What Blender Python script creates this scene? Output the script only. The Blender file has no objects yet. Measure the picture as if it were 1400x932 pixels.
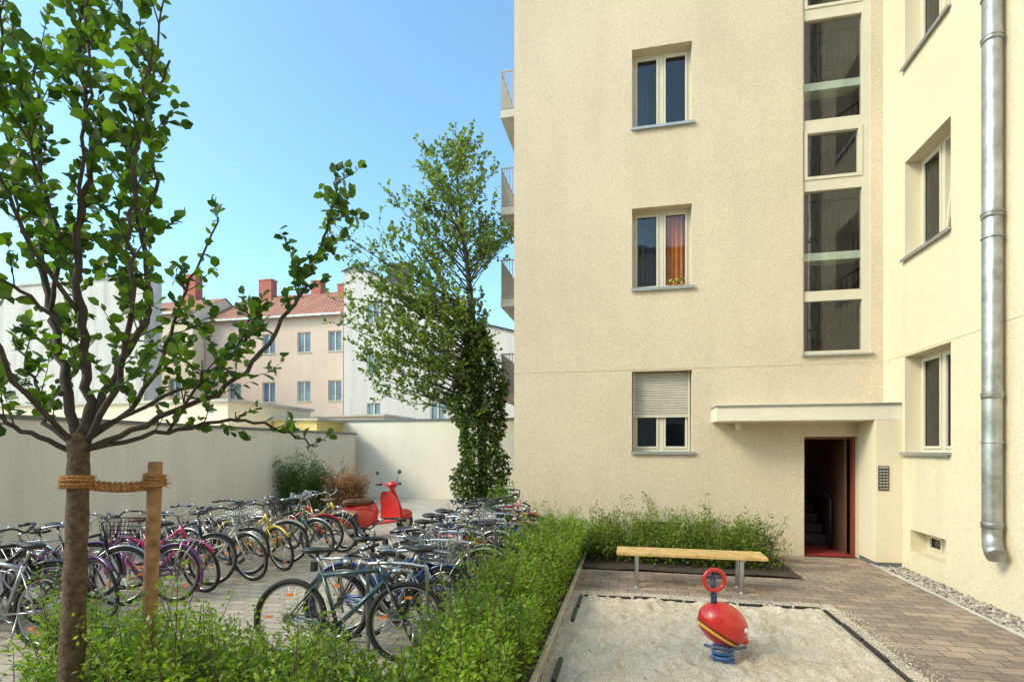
import bpy, math, random, bmesh
import numpy as np
from mathutils import Vector, Matrix, noise
random.seed(7); rng=np.random.default_rng(7)
R_=math.radians
FY=9.93      # facade plane (y)
WX=4.12      # side wing plane (x)
EYE=1.85
YAW=R_(12.4)
CF=(-math.sin(YAW),math.cos(YAW)); CR=(math.cos(YAW),math.sin(YAW))
def S(r,f): # site survey frame: metres to the right / metres ahead of the tripod
    return (CF[0]*f+CR[0]*r, CF[1]*f+CR[1]*r)

# ---------------------------------------------------------------- mesh helpers
class MB:
    def __init__(s): s.v=[];s.f=[];s.m=[];s.s=[]
    def quad(s,a,b,c,d,m=0):
        n=len(s.v); s.v+= [a,b,c,d]; s.f.append((n,n+1,n+2,n+3)); s.m.append(m); s.s.append(False)
    def poly(s,pts,m=0):
        n=len(s.v); s.v+=list(pts); s.f.append(tuple(range(n,n+len(pts)))); s.m.append(m); s.s.append(False)
    def box(s,x0,x1,y0,y1,z0,z1,m=0,P=None):
        c=[(x0,y0,z0),(x1,y0,z0),(x1,y1,z0),(x0,y1,z0),(x0,y0,z1),(x1,y0,z1),(x1,y1,z1),(x0,y1,z1)]
        if P: c=[P(*q) for q in c]
        n=len(s.v); s.v+=c
        for q in ((0,3,2,1),(4,5,6,7),(0,1,5,4),(1,2,6,5),(2,3,7,6),(3,0,4,7)):
            s.f.append(tuple(n+i for i in q)); s.m.append(m); s.s.append(False)
    def tube(s,pts,r,seg=8,m=0,closed=False,flat=1.0):
        pts=[Vector(p) for p in pts]; k=len(pts)
        if not hasattr(r,'__len__'): r=[r]*k
        base=len(s.v); up=None
        for i,p in enumerate(pts):
            if closed: t=(pts[(i+1)%k]-pts[i-1])
            else: t=(pts[min(i+1,k-1)]-pts[max(i-1,0)])
            if t.length<1e-9: t=Vector((0,0,1))
            t.normalize()
            if up is None:
                up=Vector((0,0,1)) if abs(t.z)<.9 else Vector((1,0,0))
            a=up-t*up.dot(t)
            if a.length<1e-6: a=t.orthogonal()
            a.normalize(); up=a; b=t.cross(a)
            for j in range(seg):
                an=2*math.pi*j/seg
                q=p+a*(math.cos(an)*r[i])+b*(math.sin(an)*r[i]*flat)
                s.v.append(tuple(q))
        for i in range(k if closed else k-1):
            i2=(i+1)%k
            for j in range(seg):
                j2=(j+1)%seg
                s.f.append((base+i*seg+j,base+i*seg+j2,base+i2*seg+j2,base+i2*seg+j)); s.m.append(m); s.s.append(True)
        if not closed:
            s.f.append(tuple(base+j for j in range(seg))[::-1]); s.m.append(m); s.s.append(False)
            s.f.append(tuple(base+(k-1)*seg+j for j in range(seg))); s.m.append(m); s.s.append(False)
    def ring(s,c,R,r,m=0,n=32,seg=6,U=(1,0,0),W=(0,0,1),a0=0,a1=360,flat=1.0):
        c=Vector(c);U=Vector(U);W=Vector(W)
        full=abs(a1-a0)>=360
        k=n if full else n+1
        pts=[c+U*(R*math.cos(R_(a0+(a1-a0)*i/n)))+W*(R*math.sin(R_(a0+(a1-a0)*i/n))) for i in range(k)]
        s.tube(pts,r,seg,m,closed=full,flat=flat)
    def ell(s,c,rad,m=0,n=16,k=10,M=None):
        c=Vector(c); base=len(s.v)
        for i in range(k+1):
            th=math.pi*i/k
            for j in range(n):
                ph=2*math.pi*j/n
                q=Vector((rad[0]*math.sin(th)*math.cos(ph),rad[1]*math.sin(th)*math.sin(ph),rad[2]*math.cos(th)))
                if M: q=M@q
                s.v.append(tuple(c+q))
        for i in range(k):
            for j in range(n):
                j2=(j+1)%n
                s.f.append((base+i*n+j,base+(i+1)*n+j,base+(i+1)*n+j2,base+i*n+j2)); s.m.append(m); s.s.append(True)
    def build(s,name,mats,parent=None,bevel=0):
        me=bpy.data.meshes.new(name); me.from_pydata([tuple(p) for p in s.v],[],s.f)
        for mt in mats: me.materials.append(mt)
        me.polygons.foreach_set('material_index',s.m); me.polygons.foreach_set('use_smooth',s.s)
        me.update()
        ob=bpy.data.objects.new(name,me); bpy.context.collection.objects.link(ob)
        if parent: ob.parent=parent
        if bevel:
            b=ob.modifiers.new('Bevel','BEVEL'); b.width=bevel; b.segments=2; b.limit_method='ANGLE'
        return ob
def empty(name):
    e=bpy.data.objects.new(name,None); bpy.context.collection.objects.link(e); return e
def fast_mesh(name,V,F,mats,parent=None,smooth=False,mi=None):
    V=np.asarray(V,dtype=np.float32).reshape(-1,3); F=np.asarray(F,dtype=np.int32)
    nf,k=F.shape
    me=bpy.data.meshes.new(name); me.vertices.add(len(V)); me.vertices.foreach_set('co',V.ravel())
    me.loops.add(nf*k); me.loops.foreach_set('vertex_index',F.ravel())
    me.polygons.add(nf); me.polygons.foreach_set('loop_start',np.arange(nf,dtype=np.int32)*k)
    me.polygons.foreach_set('loop_total',np.full(nf,k,dtype=np.int32))
    for m in mats: me.materials.append(m)
    if smooth: me.polygons.foreach_set('use_smooth',np.ones(nf,dtype=bool))
    me.update(calc_edges=True); me.validate()
    ob=bpy.data.objects.new(name,me); bpy.context.collection.objects.link(ob)
    if parent: ob.parent=parent
    return ob
def norm(a): return a/np.maximum(np.linalg.norm(a,axis=1,keepdims=True),1e-9)
LEAF_BIG=(np.array([[0,0,0],[.36,.28,.10],[.36,.68,.10],[0,1.0,-.06],[-.36,.68,.10],[-.36,.28,.10]]),np.array([[0,1,2,3],[0,3,4,5]]))
LEAF_SML=(np.array([[0,0,0],[.28,.45,.06],[0,1.0,0],[-.28,.45,.06]]),np.array([[0,1,2,3]]))
def leaves(name,pos,dirs,size,tpl,mat,parent=None,upbias=1.0):
    pos=np.asarray(pos);dirs=norm(np.asarray(dirs)); n=len(pos); size=np.asarray(size).reshape(-1,1,1)
    up=np.tile([0,0,upbias],(n,1))+rng.normal(0,.55,(n,3))
    s=norm(np.cross(dirs,up)); nn=np.cross(s,dirs)
    T,F=tpl
    V=pos[:,None,:]+size*(T[None,:,0:1]*s[:,None,:]+T[None,:,1:2]*dirs[:,None,:]+T[None,:,2:3]*nn[:,None,:])
    FF=(F[None]+ (np.arange(n)*len(T))[:,None,None]).reshape(-1,4)
    return fast_mesh(name,V,FF,[mat],parent)

# ---------------------------------------------------------------- materials
def nt(name):
    m=bpy.data.materials.new(name); m.use_nodes=True; N=m.node_tree; 
    return m,N,N.nodes['Principled BSDF']
def lk(N,a,b): N.links.new(a,b)
def noise_node(N,scale,detail=4,rough=.6,vec=None,stretch=None):
    tc=N.nodes.new('ShaderNodeTexCoord'); t=N.nodes.new('ShaderNodeTexNoise')
    t.inputs['Scale'].default_value=scale; t.inputs['Detail'].default_value=detail; t.inputs['Roughness'].default_value=rough
    src=tc.outputs['Object']
    if stretch:
        mp=N.nodes.new('ShaderNodeMapping'); mp.inputs['Scale'].default_value=stretch; lk(N,src,mp.inputs[0]); src=mp.outputs[0]
    lk(N,src,t.inputs['Vector']); return t
def ramp(N,src,c0,c1,p0=.3,p1=.7):
    r=N.nodes.new('ShaderNodeValToRGB'); r.color_ramp.elements[0].position=p0; r.color_ramp.elements[1].position=p1
    r.color_ramp.elements[0].color=(*c0,1); r.color_ramp.elements[1].color=(*c1,1); lk(N,src,r.inputs[0]); return r
def mixc(N,a,b,fac,mode='MIX'):
    x=N.nodes.new('ShaderNodeMix'); x.data_type='RGBA'; x.blend_type=mode
    if isinstance(fac,(int,float)): x.inputs[0].default_value=fac
    else: lk(N,fac,x.inputs[0])
    for s,i in ((a,6),(b,7)):
        if isinstance(s,tuple): x.inputs[i].default_value=(*s,1)
        else: lk(N,s,x.inputs[i])
    return x.outputs[2]
def bump(N,B,src,strength,dist=.01):
    b=N.nodes.new('ShaderNodeBump'); b.inputs['Strength'].default_value=strength; b.inputs['Distance'].default_value=dist
    lk(N,src,b.inputs['Height']); lk(N,b.outputs[0],B.inputs['Normal']); return b
def mat(name,c,rough=.6,metal=0,var=.12,scale=6,bmp=0,bscale=80,coat=0):
    m,N,B=nt(name)
    t=noise_node(N,scale,5)
    d=tuple(max(0,x*(1-var)) for x in c); l=tuple(min(1,x*(1+var)) for x in c)
    r=ramp(N,t.outputs['Fac'],d,l); lk(N,r.outputs[0],B.inputs['Base Color'])
    B.inputs['Roughness'].default_value=rough; B.inputs['Metallic'].default_value=metal
    if coat: B.inputs['Coat Weight'].default_value=coat
    if bmp:
        t2=noise_node(N,bscale,3); bump(N,B,t2.outputs['Fac'],bmp)
    return m
def stucco(name,c,var=.05,grain=70,bs=.55,stain=.05,lo=.72):
    m,N,B=nt(name)
    t=noise_node(N,.45,4,.55); d=tuple(x*(1-var) for x in c); l=tuple(min(1,x*(1+var)) for x in c)
    r=ramp(N,t.outputs['Fac'],d,l)
    g=noise_node(N,grain,3,.7); gr=ramp(N,g.outputs['Fac'],(lo,lo,lo),(1.08,1.08,1.08),.34,.62)
    c1=mixc(N,r.outputs[0],gr.outputs[0],.8,'MULTIPLY')
    s=noise_node(N,1.0,5,.6,stretch=(2.2,2.2,.25)); sr=ramp(N,s.outputs['Fac'],(1-stain,1-stain*1.1,1-stain*1.2),(1,1,1),.32,.55)
    c2=mixc(N,c1,sr.outputs[0],1.0,'MULTIPLY')
    lk(N,c2,B.inputs['Base Color']); B.inputs['Roughness'].default_value=.92
    bump(N,B,g.outputs['Fac'],bs,.012); return m
def pavers(name,c1,c2,mortar,w,h,ms=.007,rot=0,var=.35,bs=.5):
    m,N,B=nt(name)
    tc=N.nodes.new('ShaderNodeTexCoord'); mp=N.nodes.new('ShaderNodeMapping'); mp.inputs['Rotation'].default_value=(0,0,rot)
    lk(N,tc.outputs['Object'],mp.inputs[0])
    nz=N.nodes.new('ShaderNodeTexNoise'); nz.inputs['Scale'].default_value=3; lk(N,mp.outputs[0],nz.inputs['Vector'])
    va=N.nodes.new('ShaderNodeVectorMath'); va.operation='SCALE'; va.inputs['Scale'].default_value=.02; lk(N,nz.outputs['Color'],va.inputs[0])
    vb=N.nodes.new('ShaderNodeVectorMath'); lk(N,mp.outputs[0],vb.inputs[0]); lk(N,va.outputs[0],vb.inputs[1])
    b=N.nodes.new('ShaderNodeTexBrick'); b.inputs['Scale'].default_value=1; b.inputs['Brick Width'].default_value=w; b.inputs['Row Height'].default_value=h
    b.inputs['Mortar Size'].default_value=ms; b.inputs['Mortar Smooth'].default_value=.3; b.inputs['Color1'].default_value=(*c1,1); b.inputs['Color2'].default_value=(*c2,1)
    b.inputs['Mortar'].default_value=(*mortar,1); lk(N,vb.outputs[0],b.inputs['Vector'])
    t=noise_node(N,1.1,6,.65); r=ramp(N,t.outputs['Fac'],(1-var,)*3,(1.1,1.08,1.05),.3,.65)
    t3=noise_node(N,45,4,.7); r3=ramp(N,t3.outputs['Fac'],(.75,.75,.75),(1.1,1.1,1.1),.35,.65)
    c=mixc(N,b.outputs['Color'],r.outputs[0],1.0,'MULTIPLY'); c=mixc(N,c,r3.outputs[0],.8,'MULTIPLY')
    lk(N,c,B.inputs['Base Color']); B.inputs['Roughness'].default_value=.85
    inv=N.nodes.new('ShaderNodeMath'); inv.operation='MULTIPLY_ADD'; inv.inputs[1].default_value=-1.0; inv.inputs[2].default_value=1.0
    lk(N,b.outputs['Fac'],inv.inputs[0])
    ad=N.nodes.new('ShaderNodeMath'); ad.operation='MULTIPLY_ADD'; ad.inputs[1].default_value=.3; lk(N,t3.outputs['Fac'],ad.inputs[0]); lk(N,inv.outputs[0],ad.inputs[2])
    bump(N,B,ad.outputs[0],bs,.01); return m
def foliage(name,c0,c1,trans=.35,rough=.5,clump=1.5):
    m,N,B=nt(name); out=N.nodes['Material Output']
    g=N.nodes.new('ShaderNodeNewGeometry')
    r=ramp(N,g.outputs['Random Per Island'],c0,c1,0,1)
    t=noise_node(N,clump,3); r2=ramp(N,t.outputs['Fac'],(.6,.65,.6),(1.25,1.2,1.0),.35,.65)
    c=mixc(N,r.outputs[0],r2.outputs[0],1.0,'MULTIPLY')
    lk(N,c,B.inputs['Base Color']); B.inputs['Roughness'].default_value=rough
    tr=N.nodes.new('ShaderNodeBsdfTranslucent'); c2=mixc(N,c,(1.35,1.5,.5),1.0,'MULTIPLY'); lk(N,c2,tr.inputs['Color'])
    mx=N.nodes.new('ShaderNodeMixShader'); mx.inputs[0].default_value=trans
    lk(N,B.outputs[0],mx.inputs[1]); lk(N,tr.outputs[0],mx.inputs[2]); lk(N,mx.outputs[0],out.inputs['Surface']); return m
def glassmat(name,tint=(.82,.83,.82)):
    m,N,B=nt(name); out=N.nodes['Material Output']; N.nodes.remove(B)
    fr=N.nodes.new('ShaderNodeLayerWeight'); fr.inputs['Blend'].default_value=.5
    pw=N.nodes.new('ShaderNodeMath'); pw.operation='POWER'; pw.inputs[1].default_value=4.0; lk(N,fr.outputs['Facing'],pw.inputs[0])
    mu=N.nodes.new('ShaderNodeMath'); mu.operation='MULTIPLY_ADD'; mu.inputs[1].default_value=.85; mu.inputs[2].default_value=.09; mu.use_clamp=True; lk(N,pw.outputs[0],mu.inputs[0])
    t=N.nodes.new('ShaderNodeBsdfTransparent'); t.inputs[0].default_value=(*tint,1)
    g=N.nodes.new('ShaderNodeBsdfGlossy'); g.inputs['Roughness'].default_value=.02
    nz=noise_node(N,1.2,2); b=N.nodes.new('ShaderNodeBump'); b.inputs['Strength'].default_value=.05; b.inputs['Distance'].default_value=.05; lk(N,nz.outputs[0],b.inputs['Height']); lk(N,b.outputs[0],g.inputs['Normal'])
    mx=N.nodes.new('ShaderNodeMixShader'); lk(N,mu.outputs[0],mx.inputs[0]); lk(N,t.outputs[0],mx.inputs[1]); lk(N,g.outputs[0],mx.inputs[2]); lk(N,mx.outputs[0],out.inputs['Surface']); return m

M_fac=stucco('stucco_cream',(.70,.58,.435),bs=.8,lo=.62,grain=60,var=.06)
M_wing=stucco('stucco_wing',(.75,.65,.47),bs=.55,lo=.76)
M_pil=stucco('stucco_smooth',(.72,.62,.46),grain=140,bs=.1,stain=.03,lo=.88)
M_wall=stucco('wall_white',(.80,.76,.70),grain=50,bs=.3,stain=.09,lo=.85)
M_wall2=stucco('wall_cream',(.86,.79,.68),grain=50,bs=.2,stain=.06,lo=.88)
M_frame=mat('window_frame_cream',(.62,.56,.44),.45,var=.04)
M_glass=glassmat('window_glass')
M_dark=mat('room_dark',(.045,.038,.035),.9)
M_int=mat('stair_interior',(.22,.17,.145),.9)
M_sill=mat('sill_metal',(.42,.42,.42),.4,.6)
M_shut=mat('roller_shutter',(.50,.46,.39),.55)
M_cur=mat('curtain_orange',(.62,.20,.03),.85,bmp=.3,bscale=12)
M_net=mat('curtain_net',(.13,.13,.14),.9)
M_slab=mat('landing_edge',(.55,.62,.50),.5)
M_black=mat('black_plastic',(.02,.02,.022),.45)
M_zinc=mat('zinc_pipe',(.40,.40,.39),.42,.75,var=.35,scale=5,bmp=.08,bscale=20)
M_cop=mat('coping_grey',(.16,.17,.18),.5,.3)
M_white=mat('canopy_white',(.72,.66,.55),.55,var=.04)
M_red=mat('door_red',(.20,.05,.022),.45)
M_brown=mat('hall_brown',(.30,.16,.09),.5)
M_mat=mat('door_mat_red',(.26,.02,.015),.95)
M_soil=mat('soil',(.055,.038,.025),.95,var=.5,scale=18,bmp=.9,bscale=30)
M_bark=mat('bark_young',(.11,.072,.045),.9,var=.55,scale=26,bmp=1.0,bscale=45)
M_branch=mat('bark_dark',(.060,.045,.035),.85,var=.4,scale=20,bmp=.4,bscale=60)
M_stake=mat('stake_wood',(.34,.18,.085),.75,var=.5,scale=14,bmp=.5,bscale=30)
M_rope=mat('coir_rope',(.42,.20,.07),.95,var=.5,scale=60,bmp=1,bscale=90)
M_bench=mat('bench_timber',(.55,.36,.14),.5,var=.25,scale=9)
M_steel=mat('steel',(.45,.45,.46),.35,.9)
M_chrome=mat('chrome',(.50,.50,.50),.28,.95,var=.05)
M_tyre=mat('tyre',(.022,.021,.020),.85)
M_saddle=mat('saddle_black',(.025,.023,.022),.5)
M_sadbr=mat('saddle_brown',(.12,.05,.025),.5)
M_stem=mat('shrub_stem',(.10,.06,.035),.9)

# ---------------------------------------------------------------- ground
def sheet(name,pts,z,m,parent=None):
    mb=MB(); mb.poly([(x,y,z) for x,y in pts]); return mb.build(name,[m],parent)
M_ground=pavers('ground_pavers',(.56,.48,.37),(.46,.39,.32),(.22,.18,.13),.24,.16,.008,0,.3)
M_pright=pavers('path_pavers',(.45,.335,.26),(.27,.21,.175),(.17,.135,.105),.25,.155,.007,0,.38,.8)
M_plane=mat('concrete_light',(.52,.47,.41),.9,var=.2,scale=2,bmp=.2)
M_pale=pavers('pale_slabs',(.54,.47,.39),(.44,.40,.34),(.24,.20,.16),.34,.24,.007,0,.35)
sheet('ground',[(-300,-300),(300,-300),(300,300),(-300,300)],0,M_plane)
sheet('courtyard_pavement',[(-9.86,-6),(-1.45,-6),(-1.45,12.3),(-9.86,12.3)],.004,M_ground)
sheet('entrance_path',[(-.72,-6),(4.12,-6),(4.12,9.93),(-.72,9.93)],.004,M_pright)
sheet('sandbox_surround_pavement',[(-.72,3.0),(2.32,3.0),(2.32,6.95),(-.72,6.95)],.008,M_pale)
mb=MB()
y=-1.0
while y<9.6:
    mb.box(-.76,-.71,y,y+.985,-.02,.035); y+=1.0
mb.build('bed_kerb',[M_plane],bevel=.006)
def soilbed(name,x0,x1,y0,y1,z=.03):
    nx=int((x1-x0)/.12)+2; ny=int((y1-y0)/.12)+2
    X,Y=np.meshgrid(np.linspace(x0,x1,nx),np.linspace(y0,y1,ny)); V=[]
    for a,b in zip(X.ravel(),Y.ravel()): V.append((a,b,z+.02*noise.noise(Vector((a*3,b*3,0)))))
    F=[(j*nx+i,j*nx+i+1,(j+1)*nx+i+1,(j+1)*nx+i) for j in range(ny-1) for i in range(nx-1)]
    fast_mesh(name,V,F,[M_soil],smooth=True)
soilbed('planting_bed',-1.55,-.76,-.5,9.9)
soilbed('planting_bed',-4.3,-1.56,1.6,3.55)
soilbed('planting_bed',-.70,2.38,8.15,9.9)
def ico():
    bm=bmesh.new(); bmesh.ops.create_icosphere(bm,subdivisions=1,radius=1)
    v=np.array([x.co[:] for x in bm.verts]); f=np.array([[q.index for q in x.verts] for x in bm.faces]); bm.free(); return v,f
IV,IF=ico()
def stones(name,x0,x1,y0,y1,n,s0,s1,z,m):
    p=np.stack([rng.uniform(x0,x1,n),rng.uniform(y0,y1,n),rng.uniform(z-.01,z+.012,n)],1)
    s=rng.uniform(s0,s1,(n,1,1))*rng.uniform(.6,1.2,(n,1,3)); s[:,:,2]*=.7
    a=rng.uniform(0,6.28,n); c,si=np.cos(a),np.sin(a)
    V=IV[None]*s; V2=V.copy(); V2[:,:,0]=V[:,:,0]*c[:,None]-V[:,:,1]*si[:,None]; V2[:,:,1]=V[:,:,0]*si[:,None]+V[:,:,1]*c[:,None]
    V2+=p[:,None,:]; F=(IF[None]+(np.arange(n)*len(IV))[:,None,None]).reshape(-1,3)
    return fast_mesh(name,V2,F,[m],smooth=True)
mpb,N,B=nt('pebbles_mixed'); g=N.nodes.new('ShaderNodeNewGeometry'); r=ramp(N,g.outputs['Random Per Island'],(.16,.14,.12),(.52,.46,.39),0,1); lk(N,r.outputs[0],B.inputs['Base Color']); B.inputs['Roughness'].default_value=.8
stones('pebble_strip',3.80,4.11,1.0,9.25,3800,.014,.032,.012,mpb)
mb=MB()
y=1.0
while y<9.2: mb.box(3.745,3.785,y,y+.49,-.02,.022); y+=.5
mb.build('strip_edging',[M_plane],bevel=.004)

# ---------------------------------------------------------------- apartment building
bld=empty('apartment_building')
def wallholes(mb,a0,a1,z0,z1,holes,P,m=0,mr=0):
    A=sorted({a0,a1,*[h[0] for h in holes],*[h[1] for h in holes]}); Z=sorted({z0,z1,*[h[2] for h in holes],*[h[3] for h in holes]})
    for i in range(len(A)-1):
        for j in range(len(Z)-1):
            ca,cz=(A[i]+A[i+1])/2,(Z[j]+Z[j+1])/2
            if any(h[0]<ca<h[1] and h[2]<cz<h[3] for h in holes): continue
            mb.quad(P(A[i],0,Z[j]),P(A[i+1],0,Z[j]),P(A[i+1],0,Z[j+1]),P(A[i],0,Z[j+1]),m)
    for h in holes:
        b0,b1,c0,c1,d=h
        mb.quad(P(b0,0,c0),P(b0,d,c0),P(b0,d,c1),P(b0,0,c1),mr); mb.quad(P(b1,0,c0),P(b1,d,c0),P(b1,d,c1),P(b1,0,c1),mr)
        mb.quad(P(b0,0,c1),P(b1,0,c1),P(b1,d,c1),P(b0,d,c1),mr); mb.quad(P(b0,0,c0),P(b1,0,c0),P(b1,d,c0),P(b0,d,c0),mr)
PF=lambda a,d,z:(a,FY+d,z)
PW=lambda a,d,z:(WX+d,a,z)
HT=16.2
zs=[(1.78,3.24),(4.73,6.20),(7.65,9.09),(10.57,12.02),(13.4,14.8)]
fh=[(.055,1.096,a,b,.26) for a,b in zs]+[(2.90,3.93,3.43,15.0,.14),(2.92,3.74,.0,2.04,.22),(.1,.9,.12,.52,.2)]
wh=[(8.04,9.23,a,b,.27) for a,b in zs]+[(8.15,9.06,.30,.63,.27)]
wh+=[(3.2,4.4,a,b,.27) for a,b in zs]
mb=MB(); wallholes(mb,-2.14,WX,0,HT,fh,PF); 
mb.box(-2.14,WX,FY-.004,FY-.0005,3.263,3.271,1)
mb.build('facade_wall',[M_fac,mat('joint_line',(.50,.42,.31),.9)],bld)
mb=MB(); wallholes(mb,-6,FY,0,HT,wh,PW); mb.box(-6,FY,-.004,-.0005,3.263,3.271,1,P=lambda a,d,z:(WX+d,a,z)); mb.build('wing_wall',[M_wing,mat('joint_line2',(.52,.45,.33),.9)],bld)
mb=MB(); mb.quad((-2.14,FY,0),(-2.14,22,0),(-2.14,22,HT),(-2.14,FY,HT)); mb.quad((-2.14,22,0),(12,22,0),(12,22,HT),(-2.14,22,HT)); mb.quad((12,22,0),(12,-6,0),(12,-6,HT),(12,22,HT)); mb.quad((12,-6,0),(WX,-6,0),(WX,-6,HT),(12,-6,HT)); mb.build('outer_walls',[M_fac],bld)
mb=MB(); mb.poly([(-2.5,FY-.5,HT+.01),(WX-.5,FY-.5,HT+.01),(WX-.5,-6.4,HT+.01),(12.4,-6.4,HT+.01),(12.4,22.4,HT+.01),(-2.5,22.4,HT+.01)]); 
mb.build('roof_slab',[M_cop],bld)

def window(name,P,a0,a1,z0,z1,d,curtain=None,shutter=None,fl=1,sill=True,tilt=0):
    mb=MB(); fw=.055; dd=d
    bx=lambda x0,x1,y0,y1,za,zb,m: mb.box(x0,x1,y0,y1,za,zb,m,P=P)
    bx(a0,a0+fw,dd-.05,dd+.02,z0,z1,0); bx(a1-fw,a1,dd-.05,dd+.02,z0,z1,0)
    bx(a0+fw,a1-fw,dd-.05,dd+.02,z1-fw,z1,0); bx(a0+fw,a1-fw,dd-.05,dd+.02,z0,z0+fw,0)
    am=(a0+a1)/2
    if fl==2: bx(am-.04,am+.04,dd-.053,dd+.018,z0+fw,z1-fw,0)
    parts=[(a0+fw,am-.04),(am+.04,a1-fw)] if fl==2 else [(a0+fw,a1-fw)]
    for pi,(p0,p1) in enumerate(parts):
        s=.042; q0,q1=z0+fw,z1-fw
        tl=tilt if pi==0 else 0
        PT=(lambda a,dp,z,q0=q0,q1=q1,tl=tl: P(a,dp+tl*(z-q0)/(q1-q0),z))
        mb.box(p0+.004,p0+s,dd-.066,dd-.012,q0+.004,q1-.004,0,P=PT); mb.box(p1-s,p1-.004,dd-.066,dd-.012,q0+.004,q1-.004,0,P=PT)
        mb.box(p0+s,p1-s,dd-.066,dd-.012,q0+.004,q0+s,0,P=PT); mb.box(p0+s,p1-s,dd-.066,dd-.012,q1-s,q1-.004,0,P=PT)
        g=.008
        mb.box(p0+s,p0+s+g,dd-.040,dd-.025,q0+s,q1-s,7,P=PT); mb.box(p1-s-g,p1-s,dd-.040,dd-.025,q0+s,q1-s,7,P=PT)
        mb.box(p0+s+g,p1-s-g,dd-.040,dd-.025,q0+s,q0+s+g,7,P=PT); mb.box(p0+s+g,p1-s-g,dd-.040,dd-.025,q1-s-g,q1-s,7,P=PT)
        mb.quad(PT(p0+s,dd-.03,q0+s),PT(p1-s,dd-.03,q0+s),PT(p1-s,dd-.03,q1-s),PT(p0+s,dd-.03,q1-s),1)
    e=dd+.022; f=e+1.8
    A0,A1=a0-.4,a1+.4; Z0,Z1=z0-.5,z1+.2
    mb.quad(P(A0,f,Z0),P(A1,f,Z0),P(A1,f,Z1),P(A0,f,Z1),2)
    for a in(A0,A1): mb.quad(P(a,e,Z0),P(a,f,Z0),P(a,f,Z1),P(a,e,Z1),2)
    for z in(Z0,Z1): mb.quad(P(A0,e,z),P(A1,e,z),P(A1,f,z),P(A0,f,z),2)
    if sill:
        mb.box(a0-.02,a1+.04,-.05,dd-.05,z0-.022,z0+.006,4,P=P); mb.box(a0-.02,a1+.04,-.053,-.046,z0-.045,z0-.002,4,P=P)
    def curt(b0,b1,dep,m,amp=.025,z_0=z0,z_1=z1,per=.09):
        n=int((b1-b0)/.012); pr=None
        for i in range(n+1):
            a=b0+(b1-b0)*i/n; dpt=dep+amp*math.sin(a/per*6.28+math.sin(a*9))
            if pr: mb.quad(P(pr[0],pr[1],z_0),P(a,dpt,z_0),P(a,dpt,z_1),P(pr[0],pr[1],z_1),m)
            pr=(a,dpt)
    if curtain:
        for c in curtain: curt(a0+(a1-a0)*c[0],a0+(a1-a0)*c[1],dd+c[2],c[3])
    if shutter:
        zb=shutter; z=z1-.02
        mb.box(a0+.02,a0+.05,dd-.12,dd-.07,z0,z1,0,P=P); mb.box(a1-.05,a1-.02,dd-.12,dd-.07,z0,z1,0,P=P)
        while z>zb:
            mb.box(a0+.05,a1-.05,dd-.10,dd-.086,z-.044,z-.006,5,P=P); mb.box(a0+.05,a1-.05,dd-.094,dd-.088,z-.008,z+.001,2,P=P); z-=.046
        mb.box(a0+.05,a1-.05,dd-.108,dd-.08,z-.03,z,0,P=P)
    return mb.build(name,[M_frame,M_glass,M_dark,M_cur,M_sill,M_shut,M_net,M_black],bld)
window('window_ground',PF,.055,1.096,1.78,3.24,.26,shutter=2.45,fl=2)
window('window_first',PF,.055,1.096,4.73,6.20,.26,curtain=[(.56,.97,.04,3),(.05,.42,.25,6)],fl=2)
window('window_second',PF,.055,1.096,7.65,9.09,.26,curtain=[(.05,.30,.5,6)],fl=2)
window('window_third',PF,.055,1.096,10.57,12.02,.26,fl=2); window('window_fourth',PF,.055,1.096,13.4,14.8,.26,fl=2)
for i,(a,b) in enumerate(zs):
    window('wing_window_%d'%i,PW,8.04,9.23,a,b,.27,fl=2,curtain=None if i!=1 else [(.05,.22,.12,6)],tilt=.14 if i in(1,2) else 0)
    window('wing_window_b%d'%i,PW,3.2,4.4,a,b,.27,fl=2)
window('basement_window',PW,8.15,9.06,.30,.63,.27,fl=2,sill=False)
window('basement_window_front',PF,.1,.9,.12,.52,.2,fl=1,sill=False)
mb=MB()
for x in(.72,.83,.93):
    mb.ell((x,FY+.10,4.775),(.035,.03,.04),0,8,6)
    for k in range(14): mb.ell((x+random.uniform(-.05,.05),FY+.10+random.uniform(-.03,.03),4.84+random.uniform(-.02,.08)),(.017,.015,.014),random.choice([1,1,2]),6,4)
mb.build('flower_pots',[mat('pot',(.35,.12,.06)),mat('pot_leaf',(.08,.14,.03)),mat('pot_flower',(.75,.5,.08))],bld)

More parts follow.
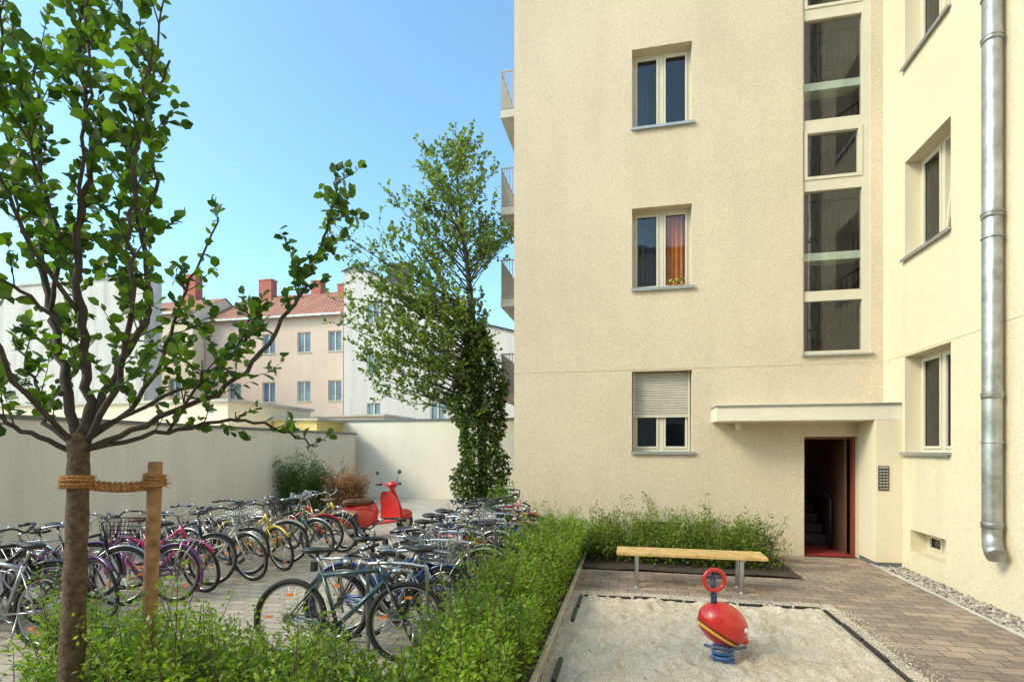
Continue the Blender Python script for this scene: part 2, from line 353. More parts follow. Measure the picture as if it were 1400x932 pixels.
# stair window strip
mb=MB(); a0,a1=2.90,3.93; D=.14
def fx(x0,x1,y0,y1,z0,z1,m): mb.box(x0,x1,FY+y0,FY+y1,z0,z1,m)
fx(a0,a0+.03,D-.10,D,3.43,15,0); fx(a1-.11,a1,D-.10,D,3.43,15,0); fx(a0+.03,a1-.11,D-.10,D,3.43,3.50,0)
fx(a0-.02,a1+.04,-.06,D-.10,3.405,3.43,4)
for k in range(4):
    o=k*2.92
    fx(a0+.03,a1-.11,D-.098,D-.002,4.35+o,4.52+o,0)
    fx(a0+.03,a1-.11,D-.098,D-.002,6.23+o,6.42+o,0)
    z0,z1=(6.42+o,7.27+o)
    if z1<14.9:
        for q in((a0+.03,a0+.08,z0,z1),(a1-.17,a1-.11,z0,z1)): fx(q[0],q[1],D-.115,D-.02,q[2],q[3],0)
        fx(a0+.08,a1-.17,D-.115,D-.02,z0,z0+.05,0); fx(a0+.08,a1-.17,D-.115,D-.02,z1-.06,z1-.0,0)
    mb.box(a0+.03,a1-.11,FY+D-.035,FY+D+.25,5.06+o,5.19+o,5)
    for i in range(12):
        x=a0+.04+i*.09; mb.tube([(x,FY+D+.08,5.2+o),(x,FY+D+.08,6.12+o)],.008,5,3)
    mb.tube([(a0-.1,FY+D+.08,6.12+o),(a1+.1,FY+D+.08,6.12+o)],.02,6,3)
    for i in range(12):
        x=a0+.04+i*.09; zz=3.45+o+.06*i; mb.tube([(x,FY+D+.35,zz),(x,FY+D+.35,zz+.9)],.008,5,3)
    mb.tube([(a0-.1,FY+D+.35,4.28+o),(a1+.1,FY+D+.35,5.05+o)],.02,6,3)
    mb.poly([(a0-.2,FY+D+.45,3.1+o),(a1+.2,FY+D+.45,4.75+o),(a1+.2,FY+D+.45,5.03+o),(a0-.2,FY+D+.45,3.4+o)],6)
    mb.ring((a0+.55,FY+D+.12,5.66+o),.2,.008,3,22,5); mb.ring((a0+.55,FY+D+.12,5.66+o),.34,.008,3,22,5,a0=100,a1=260)
mb.quad((a0+.03,FY+D-.05,3.5),(a1-.11,FY+D-.05,3.5),(a1-.11,FY+D-.05,15),(a0+.03,FY+D-.05,15),1)
e=FY+D+.003; f=FY+.95; A0,A1=a0-.1,a1+.15
mb.quad((A0,f,3),(A1,f,3),(A1,f,15.2),(A0,f,15.2),2)
for a in(A0,A1): mb.quad((a,e,3),(a,f,3),(a,f,15.2),(a,e,15.2),2)
mb.quad((A0,e,15.2),(A1,e,15.2),(A1,f,15.2),(A0,f,15.2),2); mb.quad((A0,e,3),(A1,e,3),(A1,f,3),(A0,f,3),2)
mb.build('stair_window',[M_frame,M_glass,M_int,M_black,M_sill,M_slab,mat('stair_flight',(.10,.075,.06),.8)],bld)

# door / hall
mb=MB()
x0,x1=2.6,3.95
y0=FY+.225;y1=13.2
mb.quad((x0,y1,0),(x1,y1,0),(x1,y1,2.6),(x0,y1,2.6),0); mb.quad((x0,y0,0),(x0,y1,0),(x0,y1,2.6),(x0,y0,2.6),0); mb.quad((x1,y0,0),(x1,y1,0),(x1,y1,2.6),(x1,y0,2.6),0)
mb.quad((x0,y0,2.6),(x1,y0,2.6),(x1,y1,2.6),(x0,y1,2.6),0); mb.quad((x0,FY+.02,.012),(x1,FY+.02,.012),(x1,y1,.012),(x0,y1,.012),1)
mb.box(2.95,3.68,FY+.03,FY+1.0,.014,.03,2)
for i in range(8): mb.box(3.0,3.75,11.4+i*.26,13.2,.0+.17*i+.013,.17*(i+1),3)
mb.tube([(3.02,10.9,.0),(3.02,10.9,.95),(3.05,11.3,1.0),(3.05,12.0,1.45),(3.2,12.9,1.95)],.02,8,4)
mb.tube([(3.55,10.6,.0),(3.55,10.6,.9),(3.50,11.0,1.15),(3.4,12.2,1.65)],.025,8,7)
for i in range(6): mb.tube([(3.05,11.3+i*.2,.1+i*.12),(3.05,11.3+i*.2,1.0+i*.14)],.008,5,4)
mb.box(2.92,2.95,FY+.15,FY+.22,0.013,2.04,5); mb.box(3.70,3.738,FY+.10,FY+.22,0.013,2.04,5); mb.box(2.95,3.70,FY+.15,FY+.22,2.0,2.037,5)
mb.box(3.62,3.66,FY+.24,FY+1.1,.03,2.0,6); mb.tube([(3.60,FY+1.0,.95),(3.56,FY+1.0,.95),(3.56,FY+.9,.95)],.01,6,4)
mb.build('entrance_door',[M_brown,mat('hall_floor',(.14,.07,.045),.4),M_mat,mat('stair_tread',(.16,.10,.07),.5),M_chrome,M_red,mat('door_leaf',(.11,.055,.035),.4),M_black],bld)
mb=MB()
mb.box(3.754,4.118,9.31,FY-.002,.07,2.285,0); mb.box(3.76,4.117,9.318,FY-.003,0,.07,1)
mb.build('entry_pillar',[M_pil,M_cop],bld,bevel=.004)
mb=MB(); mb.box(3.79,3.935,9.296,9.309,1.19,1.57,0)
for i in range(3):
    for j in range(7): mb.box(3.80+i*.045,3.835+i*.045,9.292,9.2958,1.21+j*.045,1.235+j*.045,1)
mb.box(3.80,3.925,9.292,9.2958,1.53,1.56,1)
mb.build('intercom_panel',[M_black,M_steel],bld)
mb=MB()
mb.box(1.42,4.118,9.33,FY-.002,2.29,2.53,0); mb.box(1.40,4.119,9.30,FY-.001,2.531,2.556,1); mb.box(1.45,4.10,9.36,FY-.004,2.278,2.289,0)
mb.box(1.46,4.0,9.80,FY-.003,2.557,2.60,0)
mb.build('entrance_canopy',[M_white,M_sill],bld,bevel=.004)
mb=MB(); mb.box(1.80,1.88,9.78,9.86,2.16,2.276,0); mb.build('canopy_lamp',[M_white],bld,bevel=.006)
for i,zt in enumerate((4.76,7.66,10.5,13.5)):
    mb=MB(); X0=-3.88; 
    mb.box(X0,-2.143,16.0,19.0,zt-1.45,zt-1.22,0)
    mb.box(X0,-2.143,16.0,16.03,zt-.04,zt,1); mb.box(X0,X0+.03,16.03,19,zt-.04,zt,1)
    mb.box(X0,-2.143,16.0,16.03,zt-1.18,zt-1.15,1)
    n=20
    for k in range(n): x=X0+.02+k*(1.7/n); mb.box(x,x+.02,16.004,16.026,zt-1.15,zt-.04,1)
    for k in range(30): y=16.1+k*.1; mb.box(X0+.005,X0+.025,y,y+.02,zt-1.22,zt-.04,1)
    mb.build('balcony_%d'%i,[M_plane,mat('rail_paint',(.36,.31,.27),.5)],bld)
mb=MB(); px,py=4.0,7.02
mb.tube([(px,py,HT),(px,py,.92),(px,py,.84),(px-.02,py-.04,.76),(px-.04,py-.10,.70),(px-.05,py-.16,.66)],.092,20,0)
for z in(.98,2.44,4.47,6.45,8.5,10.5,12.5):
    mb.tube([(px,py,z-.035),(px,py,z+.035)],.099,20,0)
    mb.tube([(px,py,z+.01),(px,py,z+.022)],.106,20,0)
for z in(1.9,4.2,6.9,9.5): mb.box(px+.02,WX-.001,py-.012,py+.012,z,z+.03,0); mb.ring((px,py,z+.015),.098,.008,0,20,5,U=(1,0,0),W=(0,1,0))
mb.build('downspout',[M_zinc],bld)

# ---------------------------------------------------------------- sandbox
m,N,B=nt('sand'); t=noise_node(N,4,6,.7); r=ramp(N,t.outputs['Fac'],(.66,.55,.42),(.88,.77,.62),.3,.65)
t2=noise_node(N,75,4,.85); r2=ramp(N,t2.outputs['Fac'],(.40,.35,.30),(1.1,1.1,1.1),.34,.52); c=mixc(N,r.outputs[0],r2.outputs[0],.9,'MULTIPLY'); lk(N,c,B.inputs['Base Color']); B.inputs['Roughness'].default_value=.95
t3=noise_node(N,28,5,.75); bump(N,B,t3.outputs['Fac'],1.0,.045)
M_sand=m
x0,x1,y0,y1=-.56,2.14,3.1,6.63; nx,ny=200,250
X,Y=np.meshgrid(np.linspace(x0,x1,nx),np.linspace(y0,y1,ny)); V=[]
for a,b in zip(X.ravel(),Y.ravel()):
    e=min(a-x0,x1-a,b-y0,y1-b); z=.034+.05*noise.noise(Vector((a*2.2,b*2.2,1)))+.07*noise.noise(Vector((a*5,b*5,3)))+.034*noise.noise(Vector((a*13,b*13,5)))
    V.append((a,b,max(.006,z)*min(1,e/.1)+.009))
F=[(j*nx+i,j*nx+i+1,(j+1)*nx+i+1,(j+1)*nx+i) for j in range(ny-1) for i in range(nx-1)]
fast_mesh('sandbox_sand',V,F,[M_sand],smooth=True)
mb=MB()
def edge(xa,ya,xb,yb,step=.5):
    L=math.hypot(xb-xa,yb-ya); n=int(L/step)
    for i in range(n):
        if random.random()<.15: continue
        t0=i/n+.006; t1=(i+1)/n-.006; j=random.uniform(-.008,.008)
        if abs(xb-xa)>abs(yb-ya): mb.box(xa+(xb-xa)*t0,xa+(xb-xa)*t1,ya-.018+j,ya+.018+j,.0,.036+j)
        else: mb.box(xa-.018+j,xa+.018+j,ya+(yb-ya)*t0,ya+(yb-ya)*t1,.0,.036+j)
edge(-.56,6.65,2.14,6.65,.28); edge(2.16,3.1,2.16,6.63); edge(-.585,3.1,-.585,6.63)
mb.build('sandbox_edging',[M_black],bevel=.005)
msd,N,B=nt('sand_spill'); B.inputs['Base Color'].default_value=(.70,.60,.48,1)
n=5000; p=[]
for i in range(n):
    s=random.choice('LRB')
    if s=='L': p.append((-.6-abs(random.gauss(0,.05)),random.uniform(3.1,6.7)))
    elif s=='R': p.append((2.16+abs(random.gauss(0,.14)),random.uniform(3.1,6.7)))
    else: p.append((random.uniform(-.6,2.3),6.66+abs(random.gauss(0,.12))))
p=np.array([(a,b,.012) for a,b in p]); s=rng.uniform(.003,.007,(n,1,1)); V=IV[None]*s+p[:,None,:]; F=(IF[None]+(np.arange(n)*len(IV))[:,None,None]).reshape(-1,3); fast_mesh('sand_spill',V,F,[msd])

# ---------------------------------------------------------------- bench
mb=MB()
for i in range(4): 
    y=7.16+i*.115; mb.box(-.16,1.70,y,y+.095,.435,.475,0)
for x in(.10,1.40):
    mb.tube([(x,7.22,0),(x,7.22,.41)],.028,10,1); mb.tube([(x,7.52,0),(x,7.52,.41)],.028,10,1); mb.box(x-.03,x+.03,7.17,7.60,.405,.434,1)
    for y in (7.22,7.52): mb.tube([(x,y,.0),(x,y,.02)],.05,12,1)
mb.build('wooden_bench',[M_bench,M_steel],bevel=.004)

# ---------------------------------------------------------------- spring rider
sr=Vector((.79,4.87,0)); mb=MB(); bz=.335
RM=Matrix.Rotation(YAW,3,'Z')@Matrix.Rotation(R_(32),3,'Y')
mb.ell(sr+Vector((0,0,bz)),(.22,.175,.175),0,36,24,RM)
for off,m_,w in((.075,2,.012),(.100,1,.02),(.128,2,.008)):
    k=math.sqrt(max(0,1-(off/.175)**2)); c=sr+Vector((0,0,bz))+RM@Vector((0,0,-off))
    pts=[c+RM@Vector((.221*k*math.cos(a),.176*k*math.sin(a),0)) for a in [2*math.pi*i/40 for i in range(40)]]
    mb.tube(pts,w*.5,8,m_,closed=True,flat=2.2 if m_==1 else 1)
mb.ell(sr+RM@Vector((.20,-.02,.0))+Vector((0,0,.31)),(.05,.05,.035),0,16,10,RM)
for s in(-1,1): mb.ell(sr+Vector((0,0,bz))+RM@Vector((.13,.128*s,.06)),(.022,.010,.022),4,12,8,RM)
hx=sr+Vector((-.075,-.02,0))
mb.tube([hx+Vector((0,0,.42)),hx+Vector((0,0,.60)),hx+Vector((-.01,0,.80))],[.032,.026,.02],10,3)
mb.ring(hx+Vector((0,-.03,.72)),.088,.018,0,36,10,U=(CR[0],CR[1],0),W=(0,0,1))
mb.tube([hx+Vector((-.10,-.03,.74)),hx+Vector((.10,-.0,.74))],.014,8,3)
mb.tube([sr+Vector((-.17,-.12,.185)),sr+Vector((0,-.14,.155)),sr+Vector((.17,-.10,.185))],.014,8,3)
pts=[]
for i in range(121):
    t=i/120; a=t*2*math.pi*3.0; rr=.085
    pts.append(sr+Vector((rr*math.cos(a),rr*math.sin(a),.035+.12*t)))
mb.tube(pts,.012,8,5); mb.tube([sr+Vector((0,0,0)),sr+Vector((0,0,.03))],.10,24,5); mb.tube([sr+Vector((0,0,.155)),sr+Vector((0,0,.2))],.07,20,5)
def plastic(n,c): return mat(n,c,.28,var=.03,coat=.5)
mb.build('spring_rider',[plastic('rider_red',(.60,.022,.015)),plastic('rider_yellow',(.8,.45,.03)),M_black,plastic('rider_navy',(.03,.05,.12)),mat('rider_white',(.8,.8,.8)),plastic('rider_blue',(.04,.16,.42))])

# ---------------------------------------------------------------- courtyard walls
mb=MB(); mb.box(-10.12,-9.9,-3,18.0,0,2.33,0); mb.build('side_wall',[M_wall]); 
mb=MB(); mb.box(-10.17,-9.85,-3,18.05,2.333,2.40,0); mb.build('side_wall_coping',[M_cop],bpy.data.objects['side_wall'])
mb=MB(); mb.box(-14,-2.15,18.3,18.5,0,2.84,0); mb.build('rear_wall',[M_wall2]); mb=MB(); mb.box(-14,-2.15,18.25,18.55,2.843,2.91,0); mb.build('rear_wall_coping',[M_cop],bpy.data.objects['rear_wall'])

# ---------------------------------------------------------------- background houses
def house(name,x0,x1,y0,y1,ze,zr,wallm,roofm,wins=(),ridge='x',chim=(),rt=.25):
    E=empty(name); mb=MB(); P=lambda a,d,z:(a,y0+d,z)
    holes=[(w[0],w[0]+w[2],w[1],w[1]+w[3],.15) for w in wins]
    wallholes(mb,x0,x1,0,ze,holes,P)
    for w in holes:
        mb.quad(P(w[0],.14,w[2]),P(w[1],.14,w[2]),P(w[1],.14,w[3]),P(w[0],.14,w[3]),1)
        for q in((w[0],w[0]+.07,w[2],w[3]),(w[1]-.07,w[1],w[2],w[3]),((w[0]+w[1])/2-.04,(w[0]+w[1])/2+.04,w[2],w[3])): mb.box(q[0],q[1],y0+.09,y0+.135,q[2],q[3],2)
        mb.box(w[0]+.07,w[1]-.07,y0+.088,y0+.133,w[3]-.07,w[3],2); mb.box(w[0]-.05,w[1]+.05,y0-.06,y0+.08,w[2]-.06,w[2]-.001,2)
    for x in(x0,x1): mb.quad((x,y0,0),(x,y1,0),(x,y1,ze),(x,y0,ze),0)
    mb.quad((x0,y1,0),(x1,y1,0),(x1,y1,ze),(x0,y1,ze),0)
    ym=(y0+y1)/2
    if zr>ze:
        for x in(x0,x1): mb.poly([(x,y0,ze),(x,y1,ze),(x,ym,zr)],0)
    mb.build('walls',[wallm,M_bgglass,M_frame],E)
    rb=MB(); o=.35; k=(zr-ze)/(ym-y0) if zr>ze else 0
    if zr>ze:
        rb.quad((x0-.1,y0-o,ze-o*k+.05),(x1+.1,y0-o,ze-o*k+.05),(x1+.1,ym,zr+.05),(x0-.1,ym,zr+.05)); rb.quad((x0-.1,y1+o,ze-o*k+.05),(x1+.1,y1+o,ze-o*k+.05),(x1+.1,ym,zr+.05),(x0-.1,ym,zr+.05))
        rb.box(x0-.1,x1+.1,y0-o-.12,y0-o-.005,ze-o*k-.08,ze-o*k+.05,1)
    else: rb.box(x0-.1,x1+.1,y0-.1,y1+.1,ze+.003,ze+rt,0)
    rb.build('roof',[roofm,M_zinc],E)
    if chim:
        cb=MB()
        for c in chim:
            cb.box(c[0],c[0]+c[3],c[1],c[1]+.7,c[2],c[2]+c[4],0); cb.box(c[0]-.06,c[0]+c[3]+.06,c[1]-.06,c[1]+.76,c[2]+c[4]+.003,c[2]+c[4]+.1,1)
        cb.build('chimneys',[chim[0][5],M_plane],E)
    return E
def tiles(name,c1,c2):
    m,N,B=nt(name); tc=N.nodes.new('ShaderNodeTexCoord'); mp=N.nodes.new('ShaderNodeMapping'); lk(N,tc.outputs['Object'],mp.inputs[0])
    b=N.nodes.new('ShaderNodeTexBrick'); b.inputs['Scale'].default_value=1; b.inputs['Brick Width'].default_value=.26; b.inputs['Row Height'].default_value=.3; b.inputs['Mortar Size'].default_value=.03
    b.inputs['Color1'].default_value=(*c1,1); b.inputs['Color2'].default_value=(*c2,1); b.inputs['Mortar'].default_value=(c2[0]*.45,c2[1]*.45,c2[2]*.45,1); lk(N,mp.outputs[0],b.inputs['Vector'])
    t=noise_node(N,.8,5); r=ramp(N,t.outputs[0],(.7,.7,.7),(1.15,1.15,1.15)); lk(N,mixc(N,b.outputs['Color'],r.outputs[0],1.0,'MULTIPLY'),B.inputs['Base Color']); B.inputs['Roughness'].default_value=.8; return m
M_bgglass,N,B=nt('distant_window_pane'); t=noise_node(N,.7,2); r=ramp(N,t.outputs[0],(.06,.10,.16),(.22,.30,.38)); lk(N,r.outputs[0],B.inputs['Base Color']); B.inputs['Roughness'].default_value=.1
M_tile=tiles('roof_tiles_orange',(.56,.24,.14),(.43,.16,.10)); M_tiled=tiles('roof_tiles_dark',(.10,.09,.09),(.07,.06,.06))
M_beige=stucco('render_peach',(.66,.50,.40),grain=10,bs=.1,lo=.92); M_wh=stucco('render_white',(.60,.55,.52),grain=10,bs=.1,lo=.92,stain=.1); M_gr=stucco('render_grey',(.60,.55,.51),grain=8,bs=.15,stain=.25,lo=.86); M_cream=stucco('render_sunny',(.82,.68,.51),grain=10,bs=.1,lo=.92)
M_chr=mat('chimney_red',(.42,.12,.09),.85); M_chd=mat('chimney_dark',(.10,.09,.10),.85)
W=[]
for z in(2.0,5.0,8.3):
    for x in(-27.3,-24.6,-21.9,-19.6): W.append((x,z,1.0,1.35))
house('tile_roof_house',-29.2,-18.5,32,41,10.9,13.6,M_beige,M_tile,W,chim=[(-28.0,36,12.9,1.1,1.9,M_chr),(-23.6,36.2,13,.8,1.5,M_chr),(-21.4,36.2,13,.8,1.1,M_chr)])
W=[(x,z,.95,1.3) for z in(2.2,5.4,8.6) for x in(-34,-31.3)]
house('cream_house',-36.5,-29.3,31.0,37,11.3,12.9,M_cream,M_tile,W,chim=[(-33.0,34,12.3,1.1,2.6,M_chr)])
house('grey_firewall_house',-38.0,-26.9,25.0,26.2,11.6,11.6,M_gr,M_plane,[],rt=.12)
E=empty('white_gable_house'); mb=MB(); Y0=29.0
P=lambda a,d,z:(a,Y0+d,z)
wins=[(-15.2,9.3,.9,1.25),(-15.2,6.2,.9,1.3),(-15.2,3.2,.9,1.3),(-11.2,6.2,.9,1.3),(-11.2,3.2,.9,1.3),(-8.4,3.2,.9,1.3)]
wallholes(mb,-16.7,-5.5,0,8.2,[(w[0],w[0]+w[2],w[1],w[1]+w[3],.15) for w in wins if w[1]<8],P)
mb.poly([P(-16.7,0,8.2),P(-5.5,0,8.2),P(-8.6,0,9.0),P(-15.9,0,12.7),P(-16.7,0,12.4)],0)
for w in wins:
    dd=.1 if w[1]<8 else -.02
    mb.quad(P(w[0],dd,w[1]),P(w[0]+w[2],dd,w[1]),P(w[0]+w[2],dd,w[1]+w[3]),P(w[0],dd,w[1]+w[3]),1)
    for q in((0,.07),(w[2]-.07,w[2]),(w[2]/2-.04,w[2]/2+.04)): mb.box(w[0]+q[0],w[0]+q[1],Y0+dd-.06,Y0+dd-.005,w[1],w[1]+w[3],2)
mb.quad((-16.7,Y0,0),(-16.7,Y0+9,0),(-16.7,Y0+9,12.4),(-16.7,Y0,12.4),0)
mb.build('walls',[M_wh,M_bgglass,M_frame],E)
mb=MB(); pr=[(-5.3,8.15),(-8.6,9.05),(-15.9,12.76),(-16.8,12.44)]
for a,b in zip(pr,pr[1:]):
    mb.quad((a[0],Y0-.12,a[1]),(b[0],Y0-.12,b[1]),(b[0],Y0+9,b[1]),(a[0],Y0+9,a[1]),0); mb.quad((a[0],Y0-.12,a[1]),(b[0],Y0-.12,b[1]),(b[0],Y0-.12,b[1]-.12),(a[0],Y0-.12,a[1]-.12),0)
mb.build('roof',[M_tiled],E); mb=MB(); mb.box(-14.6,-13.2,Y0+1.5,Y0+2.3,10.8,13.1,0); mb.box(-14.7,-13.1,Y0+1.4,Y0+2.4,13.103,13.2,0); mb.build('chimney',[M_chd],E)
house('garden_annex',-24,-12.4,14.5,19,3.3,3.3,M_cream,M_plane,[(-20,1.2,1.2,1.0),(-16.5,1.2,1.2,1.0)],rt=.10)
house('yellow_shed',-12.3,-10.6,16.6,20,2.8,2.8,mat('shed_yellow',(.76,.60,.22),.7),M_plane,rt=.08)
house('low_garage',-17,-11.0,22.6,26,3.3,3.3,M_beige,M_plane,[(-15,1.4,1.0,1.2)],rt=.10)
house('far_block',-60,-38.5,30,42,9.5,12.2,M_cream,M_tile,[(x,z,1.1,1.4) for z in(2,5) for x in range(-58,-39,3)])
# block on the street side of the courtyard, behind the camera
E=empty('courtyard_block'); mb=MB(); PB=lambda a,d,z:(a,-14-d,z)
hb_=[(x,x+1.2,z,z+1.5,.2) for x in range(-16,16,3) for z in(1.8,4.8,7.8,10.8)]
wallholes(mb,-20,18,0,14,hb_,PB)
for h in hb_: mb.quad(PB(h[0],.19,h[2]),PB(h[1],.19,h[2]),PB(h[1],.19,h[3]),PB(h[0],.19,h[3]),1)
for x in(-20,18): mb.quad((x,-14,0),(x,-25,0),(x,-25,14),(x,-14,14),0)
mb.quad((-20,-25,0),(18,-25,0),(18,-25,14),(-20,-25,14),0); mb.build('walls',[M_wh,M_bgglass],E)
mb=MB(); mb.box(-20.3,18.3,-25.3,-13.6,14.003,14.3,0); mb.build('roof',[M_cop],E)

# ---------------------------------------------------------------- foliage generators
def smooth(pts,n=6):
    P=[Vector(p) for p in pts]; out=[]
    for i in range(len(P)-1):
        p0=P[max(i-1,0)];p1=P[i];p2=P[i+1];p3=P[min(i+2,len(P)-1)]
        for j in range(n):
            t=j/n; out.append(.5*((2*p1)+(p2-p0)*t+(2*p0-5*p1+4*p2-p3)*t*t+(3*p1-p0-3*p2+p3)*t**3))
    out.append(P[-1]); return out
def rv(s=1): return Vector((random.gauss(0,s),random.gauss(0,s),random.gauss(0,s)))
class Fol:
    def __init__(s): s.p=[];s.d=[];s.z=[]
    def along(s,pts,t0,step,size,spread=.9):
        L=sum((b-a).length for a,b in zip(pts,pts[1:])); run=0; nxt=L*t0
        for a,b in zip(pts,pts[1:]):
            l=(b-a).length; 
            while nxt<=run+l and l>0:
                q=a+(b-a)*((nxt-run)/l); dr=((b-a).normalized()*.5+rv(.55)*spread+Vector((0,0,.1)))
                s.p.append(tuple(q)); s.d.append(tuple(dr)); s.z.append(size*random.uniform(.55,1.25)); nxt+=step*random.uniform(.6,1.4)
            run+=l
def twig(mb,fol,p,d,L,r,size,step,m=0,sub=2,up=.25,t0=.2,seg=5):
    pts=[p]; q=p.copy(); dd=d.normalized(); n=5
    for i in range(n):
        dd=(dd+rv(.14)+Vector((0,0,up*.35))).normalized(); q=q+dd*(L/n); pts.append(q.copy())
    mb.tube(pts,[r*(1-.8*i/n) for i in range(n+1)],seg,m)
    fol.along(pts,t0,step,size)
    for k in range(sub):
        i=random.randint(1,n-1); twig(mb,fol,pts[i],(dd+rv(.7)).normalized(),L*random.uniform(.35,.6),r*.5,size,step,m,0,up,.15,seg-1)
# --- foreground tree
tx,ty=S(-2.53,3.1); mb=MB(); fo=Fol()
T=lambda dx,dz,dp:(tx+CR[0]*dx+CF[0]*dp, ty+CR[1]*dx+CF[1]*dp, 1.86+dz)
tr=smooth([(tx-.07,ty,0),(tx-.05,ty,.5),(tx-.02,ty,1.1),(tx,ty,1.6),(tx+.005,ty,1.9)],6)
mb.tube(tr,[.071-.016*min(1,i/14)+.003*math.sin(i*1.7) for i in range(len(tr))],16,0)
mb.ell((tx+.01,ty,1.87),(.060,.058,.075),0,14,10)
BR=[
 ([(0,0,0),(-.13,.47,.05),(-.29,.81,.15),(-.40,1.19,.2),(-.48,1.58,.3),(-.55,2.13,.35),(-.6,2.6,.4)],.025),
 ([(0,0,0),(.06,.34,.0),(.04,.77,-.05),(0,1.24,0),(.03,1.66,.05),(.02,2.17,.0),(0,2.75,.05)],.026),
 ([(.03,.04,0),(.14,.38,.06),(.29,.72,.12),(.31,.94,.15),(.23,1.28,.2),(.16,1.58,.25),(.14,2.0,.3),(.31,2.5,.35)],.021),
 ([(.05,.02,0),(.31,.38,-.1),(.41,.77,-.15),(.46,1.19,-.2),(.52,1.62,-.25),(.63,2.15,-.3)],.016),
 ([(.05,-.02,0),(.39,.17,.1),(.73,.38,.25),(.99,.72,.35),(1.14,1.02,.4),(1.24,1.28,.42),(1.33,1.58,.45),(1.37,1.78,.45)],.015),
 ([(.05,-.02,0),(.43,.09,.15),(.78,.17,.3),(1.03,.1,.4),(1.22,.0,.45)],.012),
 ([(-.04,-.03,0),(-.25,.09,-.08),(-.46,.21,-.15),(-.8,.28,-.2)],.014),
 ([(-.04,.02,0),(-.29,.17,.1),(-.42,.38,.2),(-.66,.7,.3)],.014),
 ([(0,0,0),(.1,.3,.35),(.12,.7,.6),(.2,1.2,.75),(.35,1.7,.85)],.015),
 ([(0,0,0),(-.1,.35,-.3),(-.15,.8,-.45),(-.2,1.3,-.5),(-.25,1.9,-.5)],.014),
 ([(.1,.1,0),(.45,.42,.4),(.62,.72,.6),(.7,1.0,.7)],.010),
 ([(-.1,.3,0),(-.38,.65,.5),(-.6,1.1,.7),(-.75,1.6,.8)],.011),
 ([(-.29,.81,.15),(-.12,1.2,0),(-.2,1.7,-.1),(-.25,2.4,-.15)],.011),
 ([(.04,.77,-.05),(-.12,1.15,-.2),(-.2,1.6,-.3),(-.1,2.3,-.35)],.011),
 ([(.23,1.28,.2),(.38,1.6,.1),(.42,2.0,.0),(.5,2.6,0)],.010),
 ([(-.4,1.19,.2),(-.6,1.4,.3),(-.78,1.9,.4),(-.85,2.4,.4)],.010),
 ([(0,1.24,0),(.15,1.6,-.15),(.22,2.1,-.2),(.2,2.6,-.2)],.009),
 ([(.04,.6,-.05),(-.15,.85,-.2),(-.35,1.0,-.3),(-.55,1.3,-.35)],.009),
 ([(.29,.72,.12),(.1,1.0,.3),(-.05,1.4,.4),(-.1,1.9,.5)],.009),
 ([(.43,.09,.15),(.62,.33,.1),(.75,.45,.0),(.95,.42,.0)],.007),
]
for bi,(b,r0) in enumerate(BR):
    pts=smooth([T(*q) for q in b],6); n=len(pts)
    for i in range(3,n-1): pts[i]=pts[i]+rv(.010)
    mb.tube(pts,[r0*(1-.82*i/(n-1))+.003 for i in range(n)],8,1)
    L=sum((c-a).length for a,c in zip(pts,pts[1:]))
    far=bi in(4,5)
    for k in range(int(L*(7.5 if far else 11))):
        lo_=int(n*(.5 if bi==4 else .18)); i=random.randint(lo_,n-2)
        if not far and i<n*.4 and random.random()<.45: continue
        d=(pts[i+1]-pts[i]).normalized()
        out=rv(1.0); out=(out-d*out.dot(d)); out.normalize()
        twig(mb,fo,pts[i],d*.55+out*.9+Vector((0,0,.15)),random.uniform(.12,.24 if far else .38),.0045,.066 if far else .072,.032,1,1,.3,.25)
    fo.along(pts[int(n*.6):],0,.06,.068)
for a,d,L in (((1.22,1.24,.42),(.33,.22,0),.36),((1.12,1.0,.4),(-.18,.5,0),.42),((1.30,1.5,.44),(.3,.1,0),.22),((.99,.72,.35),(-.35,.2,0),.3)):
    p=Vector(T(*a)); q=Vector(T(a[0]+d[0],a[1]+d[1],a[2])); twig(mb,fo,p,q-p,L,.006,.066,.030,1,2,.1,.15)
E=empty('courtyard_tree')
mb.build('trunk_and_branches',[M_bark,M_branch],E)
M_leaf=foliage('leaf_green',(.03,.08,.012),(.16,.27,.03),.42,.42,2.5)
leaves('crown_leaves',fo.p,fo.d,fo.z,LEAF_BIG,M_leaf,E,.8)
sx,sy=S(-2.20,3.28); mb=MB(); mb.tube([(sx-.09,sy,0),(sx-.06,sy,.5),(sx-.025,sy,1.2),(sx,sy,1.75),(sx,sy,1.765)],[.044,.041,.040,.039,.034],16,0); mb.build('tree_stake',[M_stake])
mb=MB()
for ph in(0,2.1,4.2):
    for zz in(1.655,1.635):
        pts=[]
        for i in range(60):
            t=i/59; c=Vector((tx,ty,zz)).lerp(Vector((sx,sy,zz-.02)),t); c.z-=.02*math.sin(math.pi*t); a=t*30+ph; nrm=Vector((CF[0],CF[1],0))
            pts.append(c+nrm*(.014*math.cos(a))+Vector((0,0,.014*math.sin(a))))
        mb.tube(pts,.010,6)
for c,R in(((tx-.01,ty),.071),((sx-.006,sy),.052)):
    for j in range(4): mb.ring((c[0],c[1],1.625+j*.018),R+random.uniform(-.002,.004),.012,0,24,6,U=(1,0,random.uniform(-.1,.1)),W=(0,1,random.uniform(-.1,.1)))
for i in range(260):
    c=random.choice([(tx,ty),(sx,sy)]); a=random.uniform(0,6.28); R=.075 if c[0]==tx else .058; p=Vector((c[0]+R*math.cos(a),c[1]+R*math.sin(a),random.uniform(1.61,1.69))); mb.tube([p,p+rv(.012)+Vector((math.cos(a)*.015,math.sin(a)*.015,0))],.0009,3)
mb.build('tree_tie_rope',[M_rope])

